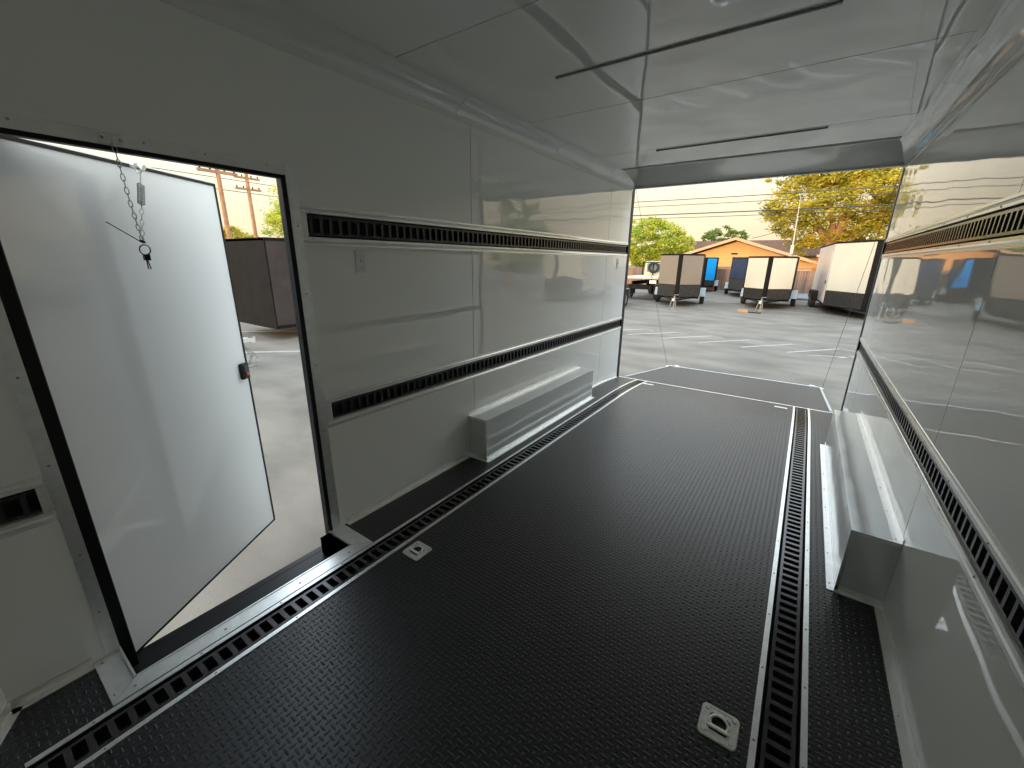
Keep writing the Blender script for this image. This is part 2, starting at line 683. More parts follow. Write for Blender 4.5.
def floor_rail(label, xa, xb):
    """rail sunk in the floor between trims that start at xa and end at xb"""
    base = thing('floor_rail', label, 'cargo rail', (xa, YF, 0), 'slotted cargo rails sunk in the floor')
    r0, r1 = xa + 0.019, xb - 0.019
    mb = MB().strip(r0 - 0.004, r1 + 0.004, YS, zf, 0.003, -0.045)
    mb.build('channel_back', DARK, base)
    p0, p1 = xa + 0.032, xb - 0.030
    mb = MB()
    mb.strip(p0, p0 + 0.012, YS, zf, 0.004, -0.004)
    mb.strip(p1 - 0.012, p1, YS, zf, 0.004, -0.004)
    mb.strip(p0, p0 + 0.002, YS, zf, 0.03, -0.008)
    mb.strip(p1 - 0.002, p1, YS, zf, 0.03, -0.008)
    y = YF + 0.03
    while y < YR - 0.02:
        mb.strip(p0 + 0.012, p1 - 0.012, [y - 0.009, y, y + 0.009], zf, 0.004, -0.004)
        mb.strip(p0 + 0.012, p1 - 0.012, [y - 0.009, y - 0.007], zf, 0.018, -0.008)
        mb.strip(p0 + 0.012, p1 - 0.012, [y + 0.007, y + 0.009], zf, 0.018, -0.008)
        y += 0.05
    mb.build('slotted_plate', BLACKM, base)
    for x0 in (xa, xb - 0.019):
        mb = MB().strip(x0, x0 + 0.019, YS, zf, 0.003, 0.003)
        st = mb.build('trim_strip', ALU, base)
        y = YF + 0.15
        while y < YR - 0.05:
            screw(st, (x0 + 0.0095, y, zf(y) + 0.003), 'z', 0.004)
            y += 0.3
    return base


floor_rail('slotted black rail sunk in the floor along the left side, past the side door', 0.269, 0.420)
floor_rail('slotted black rail sunk in the floor along the right side, beside the wheel box', 2.040, 2.191)


# ------------------------------------------------------------------ wheel boxes
def wheel_box(label, xw, s, y0, y1):
    base = thing('wheel_box', label, 'wheel box', (xw, y0, 0), 'boxes over the wheels')

    def bx(mb, a, b, *r):
        xa, xb = xw + s * a, xw + s * b
        return mb.box(min(xa, xb), max(xa, xb), *r)
    mb = MB()
    bx(mb, 0.0, 0.17, y0, y1, 0.0, 0.325)
    mb.build('cover', mat('wheel_box_sheet', (0.66, 0.70, 0.70), 0.12, 0.15, 0.5, bump=(3.0, 0.004, 1.0)), base, bevel=0.004)
    # edge angles of the end panel
    mb = MB()
    bx(mb, 0.0, 0.173, y0 - 0.003, y0, 0.312, 0.328)
    bx(mb, 0.158, 0.173, y0 - 0.003, y0, 0.0, 0.312)
    bx(mb, 0.0, 0.173, y0 - 0.003, y0, 0.0, 0.025)
    mb.build('end_frame', ALU, base)
    # flange against the wall and folded ridge on top
    mb = MB()
    bx(mb, 0.0, 0.003, y0 - 0.003, y1, 0.325, 0.352)
    bx(mb, 0.0, 0.030, y0 - 0.003, y1, 0.325, 0.3275)
    tf = mb.build('wall_flange', ALUW, base)
    mb = MB()
    bx(mb, 0.17, 0.1725, y0, y1, 0.0, 0.03)
    bx(mb, 0.17, 0.202, y0 - 0.02, y1 + 0.01, 0.0, 0.003)
    bx(mb, 0.0, 0.17, y0 - 0.025, y0 - 0.003, 0.0, 0.003)
    bf = mb.build('floor_flange', ALU, base)
    y = y0 + 0.03
    while y < y1:
        screw(tf, (xw + s * 0.019, y, 0.3275), 'z', 0.004)
        screw(bf, (xw + s * 0.190, y, 0.003), 'z', 0.004)
        y += 0.26
    return base


wheel_box('low white metal wheel box at the foot of the left wall', 0.0, 1, 1.842, 3.738)
wheel_box('low white metal wheel box at the foot of the right wall', W, -1, 1.80, 3.738)


# ------------------------------------------------------------------ side door: frame, leaf, sill
door = thing('door_1', 'white side door standing half open to the lot, hinged at its left edge', None, (-0.047, -0.192, -0.10), kind='structure')
# aluminium trims on the wall round the opening
tr = thing('trim_9', None, None, (0, 0, 0), kind='structure')
fr = MB().box(0.0, 0.004, DY1, 0.722, -0.05, 1.845).build('side_trim', ALU, tr)
for z in (0.25, 0.6, 0.95, 1.3, 1.6):
    screw(fr, (0.004, 0.70, z), 'x', 0.004)
fr = MB().box(0.0, 0.004, -0.262, DY0, -0.05, 1.845).build('side_trim', ALU, tr)
for z in (0.2, 0.45, 0.8, 1.1):
    screw(fr, (0.004, -0.243, z), 'x', 0.004)
fr = MB().box(0.0, 0.0045, DY0, DY1, DZ1, 1.845).build('top_trim', ALUW, tr)
for y in (-0.1, 0.2, 0.38, 0.6):
    screw(fr, (0.0045, y, 1.83), 'x', 0.004)
# black frame lining the opening
bfm = thing('trim_10', None, None, (0, 0, 0), kind='structure')
mb = MB()
mb.box(-0.075, 0.003, DY0, -0.188, DZ0, DZ1)
mb.box(-0.016, 0.003, 0.652, DY1, DZ0, DZ1)
mb.box(-0.070, -0.016, 0.668, DY1, DZ0, DZ1)
mb.box(-0.030, 0.003, DY0, DY1, 1.790, DZ1)
mb.box(-0.070, -0.030, DY0, DY1, 1.801, DZ1)
mb.build('black_frame', BLACK, bfm, bevel=0.003)
mb = MB()
mb.box(-0.068, -0.03, DY0, DY1, -0.125, -0.103)
mb.box(-0.03, 0.188, DY0 + .001, 0.655, -0.125, -0.104)
mb.box(0.165, 0.188, DY0 + .001, 0.655, -0.104, -0.055)
mb.box(0.07, 0.085, DY0 + .001, 0.655, -0.104, -0.094)
mb.box(0.001, 0.165, DY0 + .001, DY0 + 0.004, -0.104, -0.006)
mb.box(0.001, 0.165, 0.651, 0.654, -0.104, -0.006)
mb.build('black_sill', BLACK, bfm, bevel=0.002)

# leaf: built along +y from the hinge, then turned outwards
leaf_ang = math.atan2(0.517, 0.855)
DW, DH = 0.925, 1.904
leaf = thing('tmp', None, None)
ORG['tmp'] = Vector((0, 0, 0))


def leafbuild(mb, name, m, parent=door, **k):
    o0 = ORG[door.name]
    ORG[door.name] = Vector((0, 0, 0))
    par = parent
    ORG_par = ORG.get(par.name)
    ORG[par.name] = Vector((0, 0, 0))
    o = mb.build(name, m, par, **k)
    ORG[par.name] = ORG_par
    ORG[door.name] = o0
    ORG[o.name] = Vector((0, 0, 0))
    return o


bpy.data.objects.remove(leaf)
leafbuild(MB().box(-0.034, 0, 0.006, DW - 0.006, 0.006, DH - 0.006), 'door_panel', DOORP)
mb = MB()
mb.box(-0.030, 0.004, 0.0, 0.009, 0.0, DH)
mb.box(-0.030, 0.004, DW - 0.009, DW, 0.0, DH)
mb.box(-0.030, 0.004, 0.0, DW, 0.0, 0.009)
mb.box(-0.030, 0.004, 0.0, DW, DH - 0.012, DH)
leafbuild(mb, 'rubber_seal', BLACK)
mb = MB()
mb.box(-0.050, -0.030, 0.0, DW + 0.004, DH - 0.01, DH + 0.014)
mb.box(-0.050, -0.030, -0.004, DW + 0.012, -0.01, DH - 0.01)
mb.box(-0.030, 0.002, 0.0, DW, DH, DH + 0.006)
leafbuild(mb, 'outer_edge', ALUW)
# latch body near the free edge
mb = MB().box(0.0, 0.022, DW - 0.068, DW - 0.014, 0.925, 1.012)
latch = leafbuild(mb, 'door_latch', BLACK, bevel=0.006)
o = leafbuild(MB().box(0.022, 0.026, DW - 0.056, DW - 0.026, 0.937, 1.000), 'latch_cup', BLACKM, latch, bevel=0.004)
o = leafbuild(MB().box(0.026, 0.031, DW - 0.050, DW - 0.030, 0.944, 0.962), 'red_slider', REDP, latch, bevel=0.002)
o['label'] = 'small red slider'
# hinge knuckles on the hinge edge
for z in (0.25, 0.95, 1.65):
    leafbuild(MB().cyl((-0.04, -0.008, z), 'z', 0.008, 0.10, 12), 'hinge', BLACKM)
door.rotation_euler = (0, 0, leaf_ang)

# aluminium threshold in front of the opening: long strip and two mitred ends
th = thing('door_threshold', 'bright aluminium threshold framing the floor inside the side door', 'threshold', (0, 0, 0))
long_ = MB().poly([(0.196, -0.228), (0.264, -0.300), (0.266, 0.742), (0.186, 0.655)], 0.001, 0.005).build('long_strip', ALU, th)
MB().box(0.190, 0.197, -0.222, 0.655, -0.05, 0.008).build('inner_lip', ALU, th)
e1 = MB().poly([(0.004, -0.300), (0.262, -0.300), (0.194, -0.228), (0.004, -0.228)], 0.001, 0.006).build('end_piece', ALU, th)
MB().box(0.004, 0.194, -0.228, -0.222, 0.0, 0.018).build('end_lip', ALU, th)
e2 = MB().poly([(0.004, 0.660), (0.190, 0.660), (0.264, 0.742), (0.004, 0.742)], 0.001, 0.006).build('end_piece', ALU, th)
MB().box(0.004, 0.190, 0.652, 0.660, 0.0, 0.014).build('end_lip', ALU, th)
for p in ((0.03, -0.28), (0.22, -0.285)):
    screw(e1, (*p, 0.006), 'z', 0.005)
for y in (-0.235, 0.05, 0.36, 0.62):
    screw(long_, (0.235, y, 0.005), 'z', 0.005)

# step well between threshold and sill, black
# ------------------------------------------------------------------ door check chain with spring
def links(mb, pts, ll=0.026, r=0.0016, wd=0.0055):
    """oval links along a polyline, alternately turned"""
    pts = [Vector(p) for p in pts]
    seg = [(pts[i + 1] - pts[i]).length for i in range(len(pts) - 1)]
    tot = sum(seg)
    n = max(1, int(tot / (ll * 0.8)))
    for k in range(n):
        d = (k + 0.5) / n * tot
        i = 0
        while i < len(seg) - 1 and d > seg[i]:
            d -= seg[i]
            i += 1
        t = (pts[i + 1] - pts[i]).normalized()
        c = pts[i] + t * d
        s = t.cross(Vector((0.3, 1, 0.1))).normalized()
        q = t.cross(s).normalized()
        a, b = (s, q) if k % 2 else (q, s)
        ring = [c + t * math.cos(2 * PI * j / 10) * ll / 2 + a * math.sin(2 * PI * j / 10) * wd for j in range(10)]
        mb.tube(ring, r, 5, closed=True)
    return mb


chain = thing('door_check_chain', 'steel check chain with a coil spring hanging in the side doorway', 'chain', (0.01, 0.115, 1.82))
HB = Vector((0.012, 0.115, 1.825))
DB = Vector((-0.290, 0.236, 1.800))
LOW = Vector((-0.13, 0.170, 1.515))
mb = MB()
mb.box(0.0045, 0.010, 0.085, 0.145, 1.812, 1.838)
mb.torus(HB + Vector((0.008, 0, -0.012)), (0, 1, 0), 0.009, 0.0025)
br = mb.build('header_bracket', STEEL, chain)
screw(br, (0.010, 0.093, 1.825), 'x', 0.005)
screw(br, (0.010, 0.137, 1.825), 'x', 0.005)
mb = MB()
for d in (-0.018, 0.018):
    mb.tube([DB + Vector((0.006, 0.008, 0.0)) + Vector((-0.517, 0.855, 0)) * d * 1.0,
             DB + Vector((0.016, 0.016, -0.004)) + Vector((-0.517, 0.855, 0)) * d], 0.011, 10)
mb.torus(DB + Vector((0.016, 0.01, -0.016)), (-0.5, 0.85, 0), 0.012, 0.003)
mb.build('door_bracket', STEEL, chain)
mb = MB()
links(mb, [HB + Vector((0.008, 0, -0.02)), HB.lerp(LOW, 0.5) + Vector((0, 0, -0.03)), LOW])
mb.build('chain', SPRM, chain)
S0 = DB + Vector((0.018, 0.010, -0.045))
S1 = S0 + (LOW - S0) * 0.50
mb = MB()
links(mb, [S1, LOW])
mb.build('chain', SPRM, chain)
# spring: coil between S0 and S1 with long wire loops
mb = MB()
ax = (S1 - S0)
t = ax.normalized()
u = t.cross(Vector((0, 1, 0))).normalized()
w_ = t.cross(u)
coil = []
for k in range(0, 12 * 11 + 1):
    f = k / 132
    a = 2 * PI * 11 * f
    coil.append(S0 + ax * (0.22 + 0.62 * f) + (u * math.cos(a) + w_ * math.sin(a)) * 0.010)
mb.tube(coil, 0.0022, 5)
mb.tube([S0 - t * 0.02 + u * 0.004, S0 + ax * 0.86 + u * 0.006], 0.0018, 5)
mb.tube([S0 - t * 0.02 - u * 0.004, S0 + ax * 0.86 - u * 0.006], 0.0018, 5)
mb.tube([S1 + u * 0.006, S0 + ax * 0.2 + u * 0.006], 0.0018, 5)
mb.build('coil_spring', SPRM, chain, smooth=True)
mb = MB().torus(LOW + Vector((0.004, 0, -0.030)), (0.7, -0.7, 0.1), 0.018, 0.0022, 20)
rg = mb.build('split_ring', BLACKM, chain)
mb = MB().box(LOW.x - 0.008, LOW.x + 0.012, LOW.y - 0.008, LOW.y + 0.010, LOW.z - 0.068, LOW.z - 0.046)
mb.tube([LOW + Vector((-0.004, 0, -0.066)), LOW + Vector((-0.006, 0, -0.100))], 0.002, 6)
mb.tube([LOW + Vector((0.006, 0, -0.066)), LOW + Vector((0.010, 0.004, -0.100))], 0.002, 6)
mb.tube([LOW + Vector((0, 0, -0.006)), LOW + Vector((0.015, -0.048, 0.028)), LOW + Vector((0.03, -0.095, 0.060))], 0.0018, 6)
mb.torus(LOW, (0, 0.5, 1), 0.006, 0.004, 10)
mb.build('snap_clip', BLACK, chain)

# ------------------------------------------------------------------ tie-down rings sunk in the floor
def tie_down(label, x, y, rot):
    base = thing('tie_down_ring', label, 'tie-down ring', (x, y, 0), 'square tie-down plates in the floor')
    ORG[base.name] = Vector((0, 0, 0))
    # rounded square pan with raised rim
    mb = MB()

    def rr(h, r, n=5):
        pts = []
        for cx, cy, a0 in ((h - r, h - r, 0), (-h + r, h - r, 90), (-h + r, -h + r, 180), (h - r, -h + r, 270)):
            for k in range(n + 1):
                a = math.radians(a0 + 90 * k / n)
                pts.append((cx + r * math.cos(a), cy + r * math.sin(a)))
        return pts
    loops = [(rr(0.058, 0.016), 0.0005), (rr(0.056, 0.015), 0.005), (rr(0.049, 0.014), 0.005), (rr(0.047, 0.013), 0.0025)]
    vs, fs = [], []
    n = len(loops[0][0])
    for pts, z in loops:
        vs += [(p[0], p[1], z) for p in pts]
    # round well in the middle
    for R_, z in ((0.044, 0.0025), (0.041, 0.006), (0.038, 0.0045), (0.035, -0.012), (0.0005, -0.015)):
        for k in range(n):
            # match the angle of the outline
            p = loops[0][0][k]
            a = math.atan2(p[1], p[0])
            vs.append((R_ * math.cos(a), R_ * math.sin(a), z))
    for l in range(8):
        for k in range(n):
            k2 = (k + 1) % n
            fs.append((l * n + k, l * n + k2, (l + 1) * n + k2, (l + 1) * n + k))
    mb.add(vs, fs)
    pan = mb.build('steel_plate', STEEL, base)
    mb = MB()
    ring = []
    for k in range(24):
        a = 2 * PI * k / 24
        ring.append((0.027 * math.cos(a), max(-0.016, 0.028 * math.sin(a)), 0.0075))
    mb.tube(ring, 0.0048, 8, closed=True)
    mb.build('pull_ring', STEEL, base, smooth=True)
    mb = MB().tube([(-0.034, -0.020, 0.008), (0.034, -0.020, 0.008)], 0.0045, 8)
    mb.build('ring_clamp', STEEL, base)
    for sx in (-1, 1):
        for sy in (-1, 1):
            s = MB().cyl((sx * 0.041, sy * 0.041, 0.005), 'z', 0.009, 0.006, 14, 0.006).build('bolt', STEEL, base)
    base.rotation_euler = (0, 0, rot)
    return base


td = tie_down('square steel tie-down ring in the floor nearest the right floor rail', 1.950, 0.832, 0.0)
dup(td, (0.506, 0.838, 0), 0.0, 'square steel tie-down ring in the floor opposite the side door, beside the left floor rail')
# two small bright plates near the rear edge
for (x, l) in ((0.49, 'small bright metal plate at the rear floor edge, by the left floor rail'),
               (1.93, 'small bright metal plate at the rear floor edge, by the right floor rail')):
    mb = MB()
    y0 = 4.735
    mb.strip(x - 0.06, x + 0.06, [y0, y0 + 0.03, y0 + 0.06], zf, 0.004, 0.004)
    b = thing('floor_plate', l, 'metal plate', (x, y0, zf(y0)), 'small plates at the rear floor edge')
    mb.build('plate', ALU, b)

# ------------------------------------------------------------------ switches, ceiling light strips, ramp
def wall_switch(label, y, z):
    b = thing('light_switch', label, 'light switch', (0.0, y, z), 'switch plates on the left wall')
    MB().box(0.0, 0.006, y - 0.030, y + 0.030, z - 0.055, z + 0.055).build('face_plate', PLASTIC, b, bevel=0.003)
    MB().box(0.006, 0.014, y - 0.005, y + 0.005, z - 0.004, z + 0.013).build('toggle', PLASTIC, b, bevel=0.002)
    for dz in (-0.030, 0.030):
        screw(b, (0.006, y, z + dz), 'x', 0.003)
    return b


wall_switch('white light switch plate on the left wall, just rearward of the side door', 1.012, 1.447)
wall_switch('small white switch plate on the left wall beside the rear opening', 4.62, 1.44)

for y, l in ((1.834, 'long thin unlit light strip across the middle of the ceiling'),
             (3.60, 'long thin unlit light strip across the ceiling nearest the rear opening')):
    b = thing('light_strip', l, 'ceiling light', (1.26, y, ZC), 'thin light strips on the ceiling')
    MB().box(0.67, 1.855, y - 0.007, y + 0.007, ZC - 0.007, ZC).build('housing', LEDM, b, bevel=0.002)
    MB().box(0.68, 1.845, y - 0.004, y + 0.004, ZC - 0.009, ZC - 0.007).build('diffuser', mat('frosted_lens', (0.35, 0.35, 0.34), 0.4), b)
    for x in (0.67, 1.855):
        MB().box(x - 0.006, x + 0.006, y - 0.008, y + 0.008, ZC - 0.009, ZC).build('end_cap', LEDM, b)

# ramp door let down behind the opening
ramp = thing('ramp_door', 'black rubber topped ramp with aluminium edges let down to the lot', 'ramp', (1.23, YR + 0.03, -0.07))
RAMPM = mat('ramp_edge_aluminium', (0.50, 0.51, 0.50), 0.4, 0.6)
RY0, RY1 = YR + 0.03, 7.50


def zr(y):
    return -0.068 - (y - RY0) / (RY1 - RY0) * 0.345


ys = frange(RY0, RY1 - 0.02, 10)
MB().strip(0.10, 2.37, ys, zr, 0.04).build('ramp_deck', TREAD, ramp)
for x0, x1 in ((0.075, 0.10), (2.37, 2.395)):
    MB().strip(x0, x1, ys, zr, 0.05, 0.012).build('side_rail', RAMPM, ramp)
MB().box(0.075, 2.395, RY1 - 0.02, RY1 + 0.02, zr(RY1) - 0.035, zr(RY1) + 0.012).build('end_rail', RAMPM, ramp)
for i in range(2):
    x = (0.16, 2.24)[i]
    MB().box(x, x + 0.07, RY1 + 0.005, RY1 + 0.05, zr(RY1) - 0.03, zr(RY1) + 0.02).build('end_latch', ALUW, ramp)
MB().cyl((W / 2, YR + 0.014, -0.082), 'x', 0.011, 2.3, 12).build('hinge_bar', BLACKM, ramp)
mb = MB().box(0.02, W - 0.02, YR - 0.016, YR + 0.001, -0.115, zf(YR) + 0.004)
struct('trim_11', mb, ALU)
for (xa, xb, l) in ((0.012, 0.075, 'thin lift cable from the rear header to the left edge of the ramp'),
                    (W - 0.012, 2.395, 'thin lift cable from the rear header to the right edge of the ramp')):
    b = thing('ramp_cable', l, 'cable', (xb, 7.3, zr(7.3)), 'cables that hold the ramp')
    MB().tube([(xa, YR + 0.035, 2.30), (xb, 7.30, zr(7.3) + 0.022)], 0.0022, 6).build('cable', BLACKM, b)
    MB().box(xb - 0.015, xb + 0.015, 7.27, 7.33, zr(7.3) + 0.01, zr(7.3) + 0.022).build('anchor', STEEL, b)

# ================================================================== outdoors
ASPH = mat('worn_asphalt', (0.172, 0.150, 0.124), 0.85, 0, 0.2, noise=(1.6, 0.26, 12, (0.6, 1.0, 1.0)), bump=(60, 0.004, 4))
PAINT = mat('worn_white_paint', (0.30, 0.29, 0.265), 0.7, noise=(8, 0.15, 4))
CONC = mat('pale_concrete', (0.17, 0.18, 0.19), 0.8, noise=(2, 0.1, 4))
TBLACK = mat('trailer_black', (0.014, 0.013, 0.013), 0.65, 0, 0.06, noise=(3, 0.15, 2))
TDIAM = mat('black_tread_plate', (0.05, 0.048, 0.045), 0.35, 0.4, noise=(12, 0.3, 2))
TSILV = mat('silver_tread_plate', (0.30, 0.31, 0.30), 0.35, 0.5, noise=(15, 0.2, 2))
TIRE = mat('tyre_rubber', (0.02, 0.02, 0.02), 0.8)
RIM = mat('steel_rim', (0.55, 0.55, 0.54), 0.35, 0.7)
TCREAM = mat('white_trailer_skin', (0.60, 0.56, 0.46), 0.22, noise=(1, 0.03, 2))
TTAUPE = mat('taupe_trailer_skin', (0.23, 0.19, 0.155), 0.22, noise=(1, 0.05, 2))
TGREY = mat('silver_grey_trailer_skin', (0.62, 0.57, 0.52), 0.30, noise=(1, 0.05, 2))
TBLUE = mat('bright_blue_trailer_skin', (0.01, 0.26, 0.72), 0.25)
TNAVY = mat('navy_trailer_skin', (0.015, 0.03, 0.07), 0.18, noise=(2, 0.3, 3))
GLASSM = mat('dark_window_glass', (0.25, 0.27, 0.27), 0.08, 0, 0.6)

g = MB().box(-160, 160, -60, 220, GZ - 0.3, GZ)
ground = struct('ground', g, ASPH)


def stripe(p0, p1, wd=0.10):
    mb = MB()
    p0, p1 = Vector((*p0, 0)), Vector((*p1, 0))
    d = (p1 - p0).normalized()
    n = Vector((-d.y, d.x, 0)) * wd / 2
    mb.poly([(p0 - n)[:2], (p1 - n)[:2], (p1 + n)[:2], (p0 + n)[:2]], GZ, GZ + 0.003)
    return mb.build('parking_line', PAINT, ground)


# slanting stall lines behind the ramp
for k in range(12):
    x = -5.6 + k * 0.93
    stripe((x - 0.02, 10.68), (x + 0.98, 11.93), 0.07)
    stripe((x + 0.98, 11.93), (x + 1.30, 11.75), 0.03)
stripe((2.2, 10.62), (3.9, 11.3), 0.05)
stripe((-7.9, 3.0), (-5.6, 5.2), 0.12)
stripe((-11.5, 3.4), (-7.9, 6.7), 0.12)
stripe((-9.0, 0.6), (-7.0, 2.4), 0.12)


def wheel(parent, x, y, r=0.33, w=0.2, side=1):
    mb = MB()
    prof = [(r * 0.62, w / 2 - .01), (r * 0.92, w / 2), (r, w / 2 - 0.03), (r, -w / 2 + 0.03), (r * 0.92, -w / 2), (r * 0.62, -w / 2 + .01)]
    n = 22
    vs, fs = [], []
    for k in range(n):
        a = 2 * PI * k / n
        for (rr_, xx) in prof:
            vs.append((x + xx, y + rr_ * math.cos(a), r + rr_ * math.sin(a)))
    m = len(prof)
    for k in range(n):
        k2 = (k + 1) % n
        for j in range(m):
            j2 = (j + 1) % m
            fs.append((k * m + j, k2 * m + j, k2 * m + j2, k * m + j2))
    mb.add(vs, fs)
    wh = mb.build('wheel', TIRE, parent, smooth=False)
    mb = MB()
    mb.tube([(x - side * 0.02, y, r), (x + side * (w / 2 - 0.03), y, r), (x + side * (w / 2 - 0.02), y, r)], [r * 0.62, r * 0.63, r * 0.2], 16)
    mb.build('rim', RIM, wh)
    return wh


def vnose(label, x, y, w=1.95, nd=1.0, L=4.0, H=2.25, z0=0.40, zg=1.13, left=TCREAM, right=TCREAM, side=None,
          axles=1, fend=TSILV, rot=0.0, inset=0.0, door_side=False, tongue=1.25, sidez=None, strip_w=0.12, group=None):
    """enclosed cargo trailer; tip of the V at the origin, body along +y, tongue towards -y"""
    side = side or TBLACK
    base = thing('cargo_trailer', label, 'trailer', (0, 0, 0), group)
    h = w / 2
    MB().poly([(0, 0), (h, nd), (h, nd + L), (-h, nd + L), (-h, nd)], z0, H).build('body_shell', TBLACK, base)
    # nose faces
    for s, m in ((-1, left), (1, right)):
        l = math.hypot(h, nd)
        a, b = strip_w / l, 1.0 - inset
        p = (s * h * a, nd * a)
        q = (s * h * b, nd * b)
        seg = (q, p) if s < 0 else (p, q)
        MB().slab(seg[0], seg[1], zg, H - 0.05, 0.0, 0.012).build('nose_panel', m, base)
        MB().slab(seg[0], seg[1], z0 + .02, zg - 0.02, 0.0, 0.014).build('stone_guard', TDIAM, base)
    # roof edge
    MB().poly([(0, -0.03), (h + 0.02, nd - 0.01), (h + 0.02, nd + L), (-h - 0.02, nd + L), (-h - 0.02, nd - 0.01)], H - 0.045, H + 0.02).build('roof_edge', TBLACK, base)
    # sides
    for s in (-1, 1):
        x0, x1 = sorted((s * h, s * (h + 0.012)))
        sp = MB().box(x0, x1, nd + 0.03, nd + L - 0.03, (sidez or z0 + 0.08), H - 0.05).build('side_panel', side, base)
        if door_side and s < 0:
            x0, x1 = sorted((s * (h + 0.012), s * (h + 0.03)))
            d = MB().box(x0, x1, nd + 0.35, nd + 1.15, z0 + 0.12, H - 0.35).build('side_door', side, base, bevel=0.01)
            MB().box(x0 - 0.03, x1, nd + 0.42, nd + 0.47, 1.15, 1.28).build('door_handle', TBLACK, d)
        ya = nd + L * 0.55
        # fender: boxy arch
        out = [(ya - 0.42 * (1 + 0.9 * (axles > 1)) - 0.1, 0.38), (ya - 0.30 * (1 + 1.2 * (axles > 1)), 0.74), (ya + 0.30 * (1 + 1.2 * (axles > 1)), 0.74), (ya + 0.42 * (1 + 0.9 * (axles > 1)) + 0.1, 0.38)]
        xa, xb = sorted((s * h, s * (h + 0.25)))
        MB().extr([out[0], out[1], out[2], out[3], (out[3][0] - 0.03, 0.38), (out[2][0] - 0.02, 0.70), (out[1][0] + 0.02, 0.70), (out[0][0] + 0.03, 0.38)], 'x', xa, xb).build('fender', fend, base)
        if axles == 1:
            wheel(base, s * (h + 0.13), ya, side=s)
        else:
            wheel(base, s * (h + 0.13), ya - 0.37, side=s)
            wheel(base, s * (h + 0.13), ya + 0.37, side=s)
        # marker lamps
        MB().box(*sorted((s * (h * 0.97), s * (h + 0.03))), nd + 0.1, nd + 0.16, H - 0.14, H - 0.10).build('marker_lamp', REDP, base)
    # A-frame tongue, coupler, jack, chains
    mb = MB()
    mb.tube([(-h * 0.75, nd + 0.3, z0 - 0.04), (-0.05, -tongue + 0.15, z0 - 0.02)], 0.045, 4)
    mb.tube([(h * 0.75, nd + 0.3, z0 - 0.04), (0.05, -tongue + 0.15, z0 - 0.02)], 0.045, 4)
    mb.box(-h, h, nd, nd + 0.08, z0 - 0.08, z0 + 0.02)
    mb.build('tongue_frame', TBLACK, base)
    mb = MB().box(-0.05, 0.05, -tongue - 0.12, -tongue + 0.18, z0 - 0.03, z0 + 0.05)
    mb.cyl((0, -tongue - 0.10, z0 + 0.0), 'z', 0.06, 0.10, 14)
    mb.build('coupler', STEEL, base)
    mb = MB().tube([(0.0, -tongue + 0.38, 0.04), (0.0, -tongue + 0.38, z0 + 0.12)], 0.030, 10)
    mb.tube([(0, -tongue + 0.38, z0 + 0.12), (0.0, -tongue + 0.38, z0 + 0.17), (0.16, -tongue + 0.38, z0 + 0.17)], 0.012, 6)
    mb.cyl((0, -tongue + 0.38, 0.02), 'z', 0.09, 0.04, 12)
    mb.build('jack', JACKM, base)
    for s in (-1, 1):
        mb = MB()
        links(mb, [(s * 0.07, -tongue + 0.1, z0 - 0.03), (s * 0.10, -tongue - 0.10, 0.16), (s * 0.14, -tongue - 0.05, 0.02), (s * 0.2, -tongue + 0.1, 0.02)], 0.07, 0.008, 0.018)
        mb.build('safety_chain', JACKM, base)
    base.location = (x, y, GZ)
    base.rotation_euler = (0, 0, rot)
    return base


G1 = 'cargo trailers parked at the back of the lot'
vnose('taupe V-nosed cargo trailer with black lower front, left of the blue one', -2.80, 19.2, rot=0.17, w=1.80, nd=0.80, L=2.8, H=2.27, z0=0.42, zg=0.97,
      left=TTAUPE, right=TTAUPE, group=G1)
vnose('cream white V-nosed cargo trailer parked in the middle, in front of the fence', 0.48, 20.7, w=1.80, nd=0.80, L=3.2, H=2.20, z0=0.40, zg=0.87,
      left=TCREAM, right=TCREAM, group=G1)
vnose('dark navy cargo trailer behind the cream one with the gap of fence beside it', -0.98, 27.0, rot=0.10, w=1.80, nd=1.0, L=3.6, H=2.23, z0=0.40, zg=1.05,
      left=TNAVY, right=TNAVY, inset=0.02, group=G1)
vnose('bright blue cargo trailer half hidden behind the taupe one', -4.12, 30.6, w=1.66, nd=0.4, L=2.6, rot=0.12, H=2.25, z0=0.40, zg=0.78,
      left=TBLACK, right=TBLUE, strip_w=0.32, group=G1)
vnose('large tall cargo trailer with white nose and grey side door at the right', 3.90, 18.85, w=2.35, nd=2.05, L=6.0, H=2.74, z0=0.32, zg=0.92, rot=0.07,
      left=TCREAM, right=TCREAM, side=TGREY, axles=2, door_side=True, strip_w=0.42, sidez=0.4, fend=TBLACK, tongue=1.3, group=G1)
vnose('black cargo trailer seen through the side door, parked across the painted lines', -9.3, 12.6, w=2.1, nd=1.0, L=7.2, H=2.34, z0=0.28, zg=0.95,
      left=TBLACK, right=TBLACK, rot=PI, axles=2, fend=TBLACK, side=mat('brown_black_skin', (0.05, 0.037, 0.034), 0.10, noise=(2, 0.2, 2), bump=(1.2, 0.006, 1)))
vnose('silver coupler and chains of a trailer parked just outside, seen past the side door', -6.32, 1.62, w=2.0, nd=1.0, L=3.0, H=2.2, z0=0.46,
      left=TCREAM, right=TCREAM, rot=PI, tongue=1.3)
vnose('grey-sided trailer with blue nose, seen only mirrored in the right wall', -9.2, 22.5, w=2.2, nd=1.0, L=4.0, H=2.3,
      left=TBLUE, right=TBLUE, side=TGREY, group='trailers seen only as reflections')
vnose('white trailer off to the right, seen only mirrored in the left wall', 8.3, 17.5, w=2.3, nd=1.0, L=4.5, H=2.4,
      left=TCREAM, right=TCREAM, side=TCREAM, group='trailers seen only as reflections')

